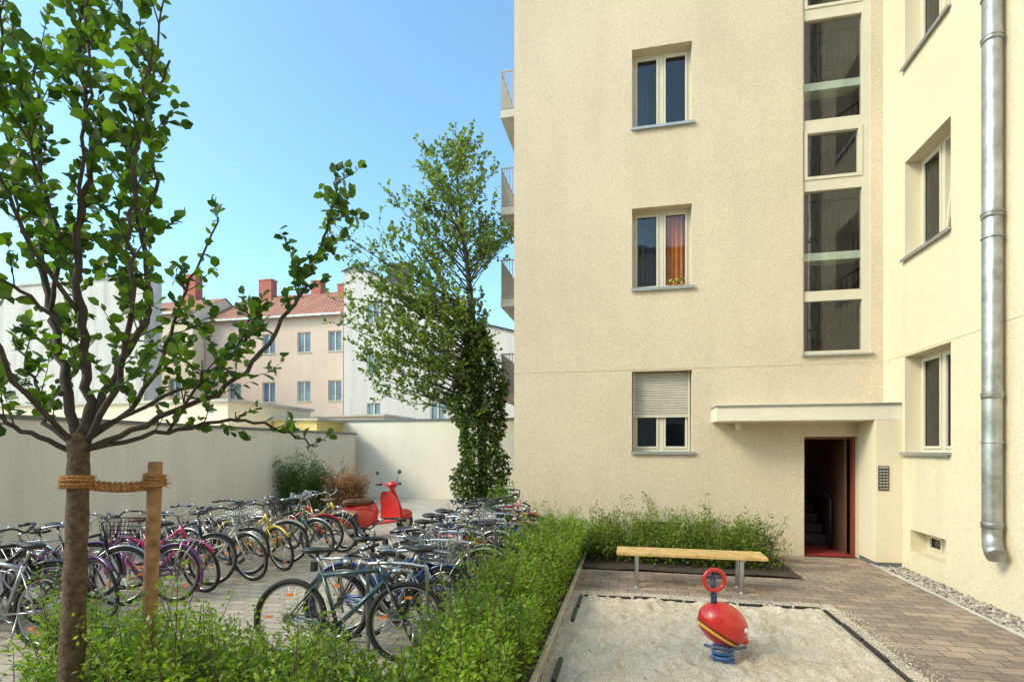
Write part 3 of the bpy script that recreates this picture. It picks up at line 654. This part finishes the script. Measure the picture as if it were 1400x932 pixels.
# --- ivy covered tree at the back
E=empty('ivy_tree'); bx,by=S(-.88,16.2); mb=MB(); fo=Fol()
T=lambda r,z,dp:(bx+CR[0]*r+CF[0]*dp, by+CR[1]*r+CF[1]*dp, z)
lead=smooth([T(0,0,0),T(-.05,2.5,0),T(-.25,5,0),T(-.5,7.5,.1),T(-.75,9.5,.1),T(-.85,11.3,.1)],8); n=len(lead)
mb.tube(lead,[.17*(1-.92*i/(n-1)) for i in range(n)],10,0)
for k in range(225):
    z=random.uniform(4.4,10.9) if k%5<3 else random.uniform(2.6,5.6); i=min(n-2,int(z/11.3*(n-1))); p=lead[i]
    az=random.uniform(0,6.28) if k%5<3 else math.pi+random.gauss(0,.9); lf=max(0,-math.cos(az))
    if z<6.0: L=(.55+.45*lf)*random.uniform(.6,1.0)*(1.5+3.3*lf**1.3); el=.12+.45*random.random()
    else: L=random.uniform(.55,1.0)*(2.7*(11.6-z)/5+.35); el=.6+.4*random.random()
    if math.cos(az)>0: L*=.75
    d=Vector((CR[0]*math.cos(az)+CF[0]*math.sin(az),CR[1]*math.cos(az)+CF[1]*math.sin(az),el)).normalized()
    pts=[p.copy()];q=p.copy();m_=8
    for s in range(m_): d=(d+rv(.10)+Vector((0,0,.03))).normalized(); q=q+d*L/m_; pts.append(q.copy())
    mb.tube(pts,[.026*(L/4+.3)*(1-.85*s/m_) for s in range(m_+1)],5,0)
    for t in range(int(L*4)+1):
        j=random.randint(3,m_); dd=(d+rv(.8)).normalized(); twig(mb,fo,pts[j],dd,random.uniform(.25,.65),.007,.115,.085,0,1,.3,.1,4)
mb.build('trunk_and_branches',[M_branch],E)
M_leaf2=foliage('leaf_back',(.08,.14,.025),(.26,.34,.07),.4,.5,.9)
leaves('crown_leaves',fo.p,fo.d,fo.z,LEAF_BIG,M_leaf2,E,.8)
nI=11500; z=rng.uniform(.15,5.6,nI); a=rng.uniform(0,2*np.pi,nI)
rad=.62+.18*np.sin(z*2.3+a*2)+.12*np.sin(z*5+a*3+1); rad*=np.clip((6.0-z)/1.6,0.2,1)*np.where(z<1.0,.75+.25*z,1); rad*=rng.uniform(.68,1.14,nI)
cx=-.04*z; px_=rad*np.cos(a)+cx; py_=rad*np.sin(a)
pos=np.stack([bx+CR[0]*px_+CF[0]*py_,by+CR[1]*px_+CF[1]*py_,z],1)
dr=np.stack([CR[0]*np.cos(a)+CF[0]*np.sin(a),CR[1]*np.cos(a)+CF[1]*np.sin(a),np.full(nI,-.5)],1)+rng.normal(0,.45,(nI,3))
M_ivy=foliage('leaf_ivy',(.02,.045,.010),(.13,.20,.03),.15,.38,1.5)
leaves('ivy_leaves',pos,dr,rng.uniform(.07,.14,nI),LEAF_BIG,M_ivy,E,1.2)

# --- shrub masses
def shrubs(name,regions,dens,h0,h1,per,leaf,mt,spread=.06,lean=.22,tpl=LEAF_SML,tall=.12,clumpy=1.2):
    P=[];D=[];Z=[]; mb=MB()
    for (xa,xb,ya,yb) in regions:
        for k in range(int((xb-xa)*(yb-ya)*dens)):
            x=random.uniform(xa,xb); y=random.uniform(ya,yb)
            e=min(x-xa,xb-x,y-ya,yb-y); hh=h0+(h1-h0)*random.random()
            hh*= .80+.5*(noise.noise(Vector((x*clumpy,y*clumpy,0)))+.3)
            if e<.15: hh*=.8
            if random.random()<tall: hh*=1.28
            ln=Vector((random.gauss(0,lean),random.gauss(0,lean),1)); 
            b=Vector((x,y,.02)); p1=b+Vector((ln.x*hh*.35,ln.y*hh*.35,hh*.5)); p2=b+Vector((ln.x*hh,ln.y*hh,hh))
            mb.tube([b,p1,p2],[.006,.004,.0015],3,0)
            t=np.clip(rng.beta(1.7,1.15,per),.04,1); q=np.where(t[:,None]<.5,np.array(b)+(np.array(p1)-np.array(b))*(t[:,None]*2),np.array(p1)+(np.array(p2)-np.array(p1))*(t[:,None]*2-1))
            a=rng.uniform(0,6.28,per); w=spread*np.sin(np.pi*np.clip(t,.0,1))**.6*rng.uniform(.2,1.4,per)
            off=np.stack([np.cos(a)*w,np.sin(a)*w,rng.normal(0,.012,per)],1)
            P.append(q+off); D.append(np.stack([np.cos(a),np.sin(a),rng.uniform(-.1,1.1,per)],1)+rng.normal(0,.25,(per,3))); Z.append(rng.uniform(.65,1.25,per)*leaf*(1.12-.4*t))
    P=np.concatenate(P);D=np.concatenate(D);Z=np.concatenate(Z)
    E=empty(name); mb.build('stems',[M_stem],E); leaves('foliage',P,D,Z,tpl,mt,E,1.0)
M_hedge=foliage('leaf_hedge',(.12,.22,.02),(.32,.44,.05),.42,.5,1.8)
M_hedge2=foliage('leaf_hedge_dark',(.10,.17,.02),(.25,.34,.05),.38,.5,1.8)
shrubs('hedge',[(-1.52,-.80,2.9,9.7),(-4.35,-1.5,3.05,3.5),(-3.8,-1.5,2.45,3.05)],205,.46,.76,60,.050,M_hedge,.075,.2,tall=.2,clumpy=1.7)
shrubs('shrub_row',[(-.65,2.25,8.5,9.75)],80,.48,.82,75,.054,M_hedge2,.085,.17,tall=.22,clumpy=2.0)
M_bush=foliage('leaf_bush',(.08,.17,.03),(.18,.28,.06),.3,.5,1.8); M_dry=foliage('leaf_dry',(.34,.15,.09),(.58,.34,.22),.2,.8,2)
x,y=S(-5.95,15.6); shrubs('green_bush',[(x-.6,x+.5,y-.5,y+.4)],70,1.15,1.6,130,.085,M_bush,.16,.2,LEAF_SML,.1)
x,y=S(-4.75,15.2); shrubs('dry_bush',[(x-.40,x+.45,y-.35,y+.3)],190,1.35,1.85,120,.065,M_dry,.09,.2,LEAF_SML,.15)
shrubs('low_shrub',[(-3.4,-2.2,11.6,15)],26,.5,.8,90,.08,M_bush,.15,.25)

# ---------------------------------------------------------------- bicycles
def bicycle(X,Y,head,frame,style='city',steer=0,lean=5,basket=None,sad=None,fender=True,rack=True,rng_s=0,accent=None,scale=1.0):
    rr=random.Random(rng_s); mb=MB(); Rw=.335; WB=1.06
    FR,TY,ME,BK,SD,AC,OR=0,1,2,3,4,5,6
    def wheel(mbx,c):
        U=Vector((1,0,0)); W=Vector((0,0,1)); A=U.cross(W)
        mbx.ring(c,Rw-.018,.020 if style!='mtb' else .026,TY,36,8,U=U,W=W)
        mbx.ring(c,Rw-.045,.011,ME,36,5,U=U,W=W)
        c=Vector(c); mbx.tube([c-A*.05,c+A*.05],.018,8,ME)
        for i in range(22):
            a=2*math.pi*i/22; s=.022*(1 if i%2 else -1); o=Vector(U)*math.cos(a+.25*(1 if i%4<2 else -1))*.018+W*math.sin(a)*.018
            mbx.tube([c+A*s+o,c+U*((Rw-.045)*math.cos(a))+W*((Rw-.045)*math.sin(a))],.0014,3,ME)
        for i in range(2):
            a=rr.uniform(0,6.28); q=c+U*(.2*math.cos(a))+W*(.2*math.sin(a)); mbx.box(q.x-.03,q.x+.03,q.y-.006,q.y+.006,q.z-.012,q.z+.012,OR)
    rh=Vector((0,0,Rw)); bb=Vector((.44,0,.28)); st=Vector((.27,0,.74)); ht=Vector((.80,0,.86 if style!='mtb' else .80)); hb=Vector((.855,0,.68))
    wheel(mb,rh)
    if fender: mb.tube([rh+Vector((math.cos(R_(a)),0,math.sin(R_(a))))*(Rw+.02) for a in range(10,215,12)],.020,6,AC)
    tr_=.017 if style!='mtb' else .021
    mb.tube([bb,st],tr_*.9,8,FR); mb.tube([hb,bb],tr_*1.1,8,FR)
    if style=='step': mb.tube([hb+Vector((-.01,0,.08)),Vector((.62,0,.48)),Vector((.40,0,.42))],tr_,8,FR)
    elif style=='mix': mb.tube([ht+Vector((.01,0,-.04)),Vector((.35,0,.52))],tr_,8,FR)
    else: mb.tube([ht+Vector((.005,0,-.03)),st+Vector((0,0,-.03))],tr_,8,FR)
    mb.tube([hb,ht],.021,10,FR)
    for s in(-1,1):
        mb.tube([bb+Vector((0,s*.03,0)),rh+Vector((0,s*.06,0))],.010,6,FR); mb.tube([st+Vector((0,s*.02,-.05)),rh+Vector((0,s*.06,0))],.008,6,FR)
        mb.tube([bb+Vector((0,s*.04,0)),bb+Vector((0,s*.085,0))+Vector((.12*s,0,-.11*s))],.010,6,ME); c=bb+Vector((.12*s,s*.13,-.11*s)); mb.box(c.x-.045,c.x+.045,c.y-.04,c.y+.04,c.z-.011,c.z+.011,BK)
    mb.ring(bb+Vector((0,-.05,0)),.088,.006,ME,24,5); mb.tube([bb+Vector((0,-.047,0)),bb+Vector((0,-.053,0))],.06,16,BK)
    mb.tube([bb+Vector((0,-.052,.09)),rh+Vector((0,-.052,.035))],.005 if style in('mtb','road') else .016,6,BK if style=='mtb' else AC); mb.tube([bb+Vector((0,-.052,-.088)),rh+Vector((0,-.052,-.035))],.004,5,BK)
    mb.tube([rh+Vector((0,-.045,0)),rh+Vector((0,-.06,0))],.042,14,ME); mb.tube([rh+Vector((0,-.06,-.02)),rh+Vector((.03,-.06,-.12))],.01,6,BK)
    dirs=(st-bb).normalized(); sp=st+dirs*.17; mb.tube([st,sp],.013,8,ME)
    mb.ell(sp+Vector((-.03,0,.03)),(.12,.085,.032),SD,14,8); mb.ell(sp+Vector((.08,0,.035)),(.10,.035,.024),SD,12,8); mb.tube([sp+Vector((-.09,0,.0)),sp+Vector((.1,0,.01))],.01,5,ME)
    if rack:
        z=.735
        for s in(-.06,.06): mb.tube([(.22,s,z),(-.30,s,z)],.006,6,ME); mb.tube([(-.12,s,z),(0,s*1.1,Rw)],.005,5,ME); mb.tube([(-.28,s,z),(0,s*1.1,Rw)],.005,5,ME)
        for i in range(4): mb.tube([(-.28+i*.13,-.06,z),(-.28+i*.13,.06,z)],.005,5,ME)
        mb.tube([(-.31,0,.66),(-.34,0,.66)],.035,12,OR); mb.box(-.345,-.30,-.04,.04,.60,.70,BK)
    mb.tube([(.2,.06,.30),(.13,.17,.02)],.008,5,ME)
    if rr.random()<.5: mb.ring((.36,0.0,.60),.10,.008,rr.choice([BK,FR]),24,6,U=(.9,.3,0),W=(0,.3,1))
    fb=MB(); ax=(ht-hb).normalized()
    fh=Vector((WB,0,Rw)); wheel(fb,fh)
    cr=hb-ax*.02
    for s in(-1,1): fb.tube([cr+Vector((0,s*.035,0)),cr.lerp(fh,.55)+Vector((-.012,s*.052,0)),fh+Vector((0,s*.055,0))],.011,6,FR if style!='mtb' else BK)
    fb.tube([cr+Vector((0,-.045,0)),cr+Vector((0,.045,0))],.014,6,FR)
    if fender: fb.tube([fh+Vector((math.cos(R_(a)),0,math.sin(R_(a))))*(Rw+.02) for a in range(40,190,12)],.019,6,AC); 
    tp=ht+ax*(.12 if style not in('mtb','road') else .05); fb.tube([ht,tp,tp+Vector((.06,0,.02))],.013,8,ME)
    hc=tp+Vector((.06,0,.02))
    if style in('mtb','road'): hp=[hc+Vector((-.06,-.31,.02)),hc+Vector((-.02,-.15,.01)),hc,hc+Vector((-.02,.15,.01)),hc+Vector((-.06,.31,.02))]
    else: hp=[hc+Vector((-.24,-.29,.03)),hc+Vector((-.12,-.27,.05)),hc+Vector((.0,-.15,.06)),hc,hc+Vector((.0,.15,.06)),hc+Vector((-.12,.27,.05)),hc+Vector((-.24,.29,.03))]
    sm=smooth(hp,4); fb.tube(sm,.011,7,ME if rr.random()<.6 else BK)
    for e0,e1 in((0,1),(-1,-2)):
        a,b=Vector(hp[e0]),Vector(hp[e1]); fb.tube([a,a.lerp(b,.9)],.017,8,BK); fb.tube([a.lerp(b,1.0)+Vector((.03,0,-.01)),a.lerp(b,.3)+Vector((.05,0,-.035))],.006,5,ME)
    fb.tube([hc,hc+Vector((.05,0,-.10)),cr+Vector((.03,.02,0)),rh.lerp(fh,.98)+Vector((0,.06,.04))],.003,4,BK)
    fb.tube([hc+Vector((0,.1,.04)),hc+Vector((.09,.06,.0)),hc+Vector((.03,.0,-.16)),Vector((.72,.02,.66))],.003,4,BK)
    fb.tube([cr+Vector((.05,0,.10)),cr+Vector((.12,0,.10))],[.02,.035],12,ME)
    fb.ell(hc+Vector((-.05,-.12,.07)),(.025,.025,.018),ME,10,6)
    def bask(b,x0,z0):
        l,w,h=.17,.15,.24; mm=ME if basket!='black' else BK
        for k in range(6):
            z=z0+h*k/5; f=.8+.2*k/5; b.tube([(x0-l*f,-w*f,z),(x0+l*f,-w*f,z),(x0+l*f,w*f,z),(x0-l*f,w*f,z)],.0035 if k<5 else .006,4,mm,closed=True)
        for i in range(9):
            t=-1+2*i/8
            for s in(-1,1):
                b.tube([(x0+l*.8*t,s*w*.8,z0),(x0+l*t,s*w,z0+h)],.0028,3,mm); b.tube([(x0+s*l*.8,w*.8*t,z0),(x0+s*l,w*t,z0+h)],.0028,3,mm)
            b.tube([(x0+l*.8*t,-w*.8,z0),(x0+l*.8*t,w*.8,z0)],.0028,3,mm)
    if basket in('front','black'): bask(fb,.99,.78)
    if basket=='rear': bask(mb,-.08,.75)
    Rm=Matrix.Translation(hb)@Matrix.Rotation(R_(steer),4,ax)@Matrix.Translation(-hb)
    off=len(mb.v); mb.v+=[tuple(Rm@Vector(v)) for v in fb.v]; mb.f+=[tuple(i+off for i in f) for f in fb.f]; mb.m+=fb.m; mb.s+=fb.s
    ob=mb.build('bicycle',[frame,M_tyre,M_chrome,M_black,sad or M_saddle,accent or frame,M_orange])
    ob.matrix_world=Matrix.Translation((X,Y,.004))@Matrix.Rotation(R_(head),4,'Z')@Matrix.Rotation(R_(lean),4,'X')@Matrix.Scale(scale,4)@Matrix.Translation((-WB/2,0,0))
    return ob
M_orange=mat('reflector_orange',(.8,.22,.03),.3)
def paint(n,c,metal=.0): return mat(n,c,.3,metal,var=.03,coat=.6)
C=dict(black=paint('paint_black',(.018,.018,.02)),silver=paint('paint_silver',(.42,.42,.42),.7),purple=paint('paint_purple',(.10,.02,.14)),violet=paint('paint_violet',(.13,.03,.16)),pink=paint('paint_pink',(.58,.02,.17)),white=paint('paint_white',(.66,.64,.58)),yellow=paint('paint_yellow',(.66,.50,.07)),green=paint('paint_green',(.05,.16,.09)),red=paint('paint_red',(.48,.015,.015)),blue=paint('paint_blue',(.015,.06,.24)),teal=paint('paint_teal',(.03,.08,.09)),brown=paint('paint_brown',(.22,.09,.04)),grey=paint('paint_grey',(.18,.19,.20),.4))
rowA=[ # x of the middle, y, colour, style, basket, reversed, steer
 (-5.90,3.82,'silver','mtb',None,1,0),(-7.1,4.1,'black','city','rear',1,12),(-6.3,4.26,'black','mix','rear',0,18),(-6.05,4.68,'purple','step',None,0,-12),(-6.3,5.0,'black','city','black',0,10),
 (-5.8,5.35,'violet','mix',None,1,8),(-5.85,5.80,'pink','mix',None,0,-14),(-6.1,6.15,'black','city',None,0,14),(-5.72,6.5,'white','step','front',0,-8),(-6.0,6.85,'black','city',None,0,12),(-5.6,7.2,'yellow','mix',None,0,-10),
 (-5.85,7.55,'white','step','black',0,16),(-5.6,7.9,'green','city',None,0,-6),(-5.7,8.25,'red','mix',None,0,12),(-5.5,8.6,'black','step',None,1,-12),(-5.6,8.95,'yellow','mix',None,0,8)]
for i,(x,y,c,st,bk,rev,ste) in enumerate(rowA):
    bicycle(x+random.uniform(-.08,.08),y+random.uniform(-.05,.05),(180 if rev else 0)+random.uniform(-14,9),C[c],st,ste,random.choice((-5,5,7,3)),bk,rng_s=i,fender=st!='mtb',rack=st!='mtb',sad=M_sadbr if i%4==2 else None,accent=C[c] if i%4 else M_chrome)
rowB=[(4.2,'teal','mtb',None,0,14),(4.55,'silver','mtb',None,1,10),(4.9,'blue','mix',None,0,-12),(5.3,'black','step','rear',1,0),(5.7,'silver','city',None,0,18),(6.1,'black','mix',None,0,-10),
 (6.5,'red','mtb',None,1,9),(6.9,'black','city','front',0,-18),(7.3,'black','mix',None,0,14),(7.7,'blue','step',None,1,0),(8.1,'black','city',None,0,12),(8.5,'brown','mix',None,0,-14),(8.9,'black','mtb',None,0,8),(9.35,'red','city',None,0,-8)]
for i,(y,c,st,bk,rev,ste) in enumerate(rowB):
    x=-2.30+.03*(y-4)+random.uniform(-.16,.16)
    bicycle(x,y+random.uniform(-.06,.06),(180 if rev else 0)+random.uniform(-17,17),C[c],st,ste,random.choice((-8,5,8,4)),bk,rng_s=50+i,fender=st!='mtb',rack=st!='mtb',accent=C[c] if i%4 else M_chrome)
mb=MB()
for k in range(9):
    y=4.45+k*.62
    pts=smooth([(-1.75,y,0),(-1.75,y,.70),(-1.82,y,.80),(-2.25,y,.80),(-2.32,y,.70),(-2.32,y,.0)],5); mb.tube(pts,.019,8)
mb.build('bicycle_rack',[M_steel])
mb=MB()
for k in range(12):
    y=3.9+k*.55
    pts=smooth([(-6.5,y,0),(-6.5,y,.42),(-6.56,y,.5),(-6.74,y,.5),(-6.8,y,.42),(-6.8,y,0)],4); mb.tube(pts,.014,8)
mb.tube([(-6.5,3.7,.03),(-6.5,10.2,.03)],.015,6)
mb.build('bicycle_rack',[M_steel])

# ---------------------------------------------------------------- motor scooter (local +x = forward)
mb=MB(); RD,BK,CH,SE,OR=0,1,2,3,4
for x in(0,1.22):
    mb.ring((x,0,.22),.165,.052,BK,28,10); mb.tube([(x,-.04,.22),(x,.04,.22)],.11,18,CH)
mb.ell((.02,.12,.40),(.36,.13,.20),RD,22,14); mb.ell((.02,-.12,.40),(.36,.13,.20),RD,22,14); mb.ell((.05,0,.52),(.36,.17,.17),RD,20,12); mb.ell((-.28,0,.45),(.10,.15,.17),RD,16,10)
mb.box(.28,.90,-.19,.19,.245,.285,RD)
mb.tube([(.30,0,.3),(.33,0,.5),(.30,0,.66)],[.16,.17,.15],12,RD)
prev=None
for i in range(9):
    t=i/8; z=.27+.60*t; x=.90+.10*math.sin(t*1.2)-.16*t*t+.02; w=.32-.06*t-(.12*max(0,t-.8)/.2)
    row=[(x-.07*abs(s)**2*1.0,w*s,z) for s in(-1,-.75,-.4,0,.4,.75,1)]
    if prev:
        for a in range(6):
            mb.quad(prev[a],prev[a+1],row[a+1],row[a],RD); q=lambda p:(p[0]-.02,p[1],p[2]); mb.quad(q(prev[a]),q(prev[a+1]),q(row[a+1]),q(row[a]),RD)
    prev=row
mb.tube([(1.22,0,.24),(1.12,0,.46),(.93,0,.90),(.90,0,.98)],[.03,.045,.05,.06],12,RD)
mb.ell((1.20,0,.36),(.24,.09,.12),RD,18,12)
mb.ell((.92,0,1.0),(.10,.13,.08),RD,16,10); mb.ell((1.0,0,1.0),(.045,.075,.07),CH,14,8)
mb.tube([(.84,-.36,1.02),(.90,-.15,1.02),(.90,.15,1.02),(.84,.36,1.02)],.018,8,RD)
for s in(-1,1):
    mb.tube([(.82,.37*s,1.02),(.86,.25*s,1.02)],.024,8,BK); mb.tube([(.88,.2*s,1.04),(.86,.28*s,1.20),(.84,.32*s,1.24)],.007,5,CH); mb.ell((.84,.34*s,1.26),(.012,.06,.045),BK,12,8)
mb.ell((.08,0,.70),(.36,.14,.075),SE,20,10); mb.ell((-.12,0,.73),(.16,.14,.06),SE,16,8)
mb.box(-.40,-.36,-.06,.06,.44,.52,OR); mb.box(-.405,-.385,-.10,.10,.27,.39,CH); mb.tube([(-.05,-.16,.2),(-.35,-.18,.2)],[.035,.05],10,CH)
mb.tube([(-.3,-.1,.60),(-.42,-.1,.68),(-.42,.1,.68),(-.3,.1,.60)],.01,6,CH)
sc=mb.build('motor_scooter',[paint('scooter_red',(.52,.012,.010)),M_black,M_chrome,M_sadbr,M_orange])
x,y=S(-2.8,11.1); sc.matrix_world=Matrix.Translation((x,y,.005))@Matrix.Rotation(R_(66),4,'Z')@Matrix.Rotation(R_(-4),4,'X')@Matrix.Scale(1.05,4)@Matrix.Translation((-.5,0,0))

n=260; p=np.stack([rng.uniform(-5,3.9,n),rng.uniform(3,9.5,n),np.full(n,.03)],1)
M_lit=foliage('fallen_leaf',(.20,.12,.04),(.34,.24,.09),.1,.8)
leaves('fallen_leaves',p,np.stack([rng.normal(0,1,n),rng.normal(0,1,n),rng.normal(0,.1,n)],1),rng.uniform(.015,.04,n),LEAF_SML,M_lit,None,4)

# ---------------------------------------------------------------- light, sky, camera
sd=Vector((-.66,-.45,.60)).normalized(); el=math.asin(sd.z); az=math.atan2(sd.x,sd.y)
w=bpy.data.worlds.new('World'); bpy.context.scene.world=w; w.use_nodes=True; N=w.node_tree; bg=N.nodes['Background']
sk=N.nodes.new('ShaderNodeTexSky'); sk.sky_type='NISHITA'; sk.sun_disc=False; sk.sun_elevation=el; sk.sun_rotation=az; sk.air_density=1.1; sk.dust_density=1.8; sk.ozone_density=1.0
tint=N.nodes.new('ShaderNodeMix'); tint.data_type='RGBA'; tint.blend_type='MULTIPLY'; tint.inputs[0].default_value=1; tint.inputs[7].default_value=(1.75,2.35,2.35,1); N.links.new(sk.outputs[0],tint.inputs[6])
N.links.new(tint.outputs[2],bg.inputs[0]); bg.inputs[1].default_value=.15
L=bpy.data.lights.new('sun','SUN'); L.energy=2.45; L.angle=R_(16); L.color=(1,.81,.57); lo=bpy.data.objects.new('sun',L); bpy.context.collection.objects.link(lo)
lo.rotation_euler=(-sd).to_track_quat('-Z','Y').to_euler(); lo.location=(0,0,30)
cam=bpy.data.cameras.new('camera'); co=bpy.data.objects.new('camera',cam); bpy.context.collection.objects.link(co); bpy.context.scene.camera=co
cam.sensor_width=36; cam.lens=727/1400*36; cam.shift_y=(612-466)/1400; cam.clip_end=1500; cam.clip_start=.05
co.location=(0,0,EYE); co.rotation_euler=(R_(90),0,YAW)
vs=bpy.context.scene.view_settings; vs.view_transform='Standard'; vs.look='None'; vs.exposure=0
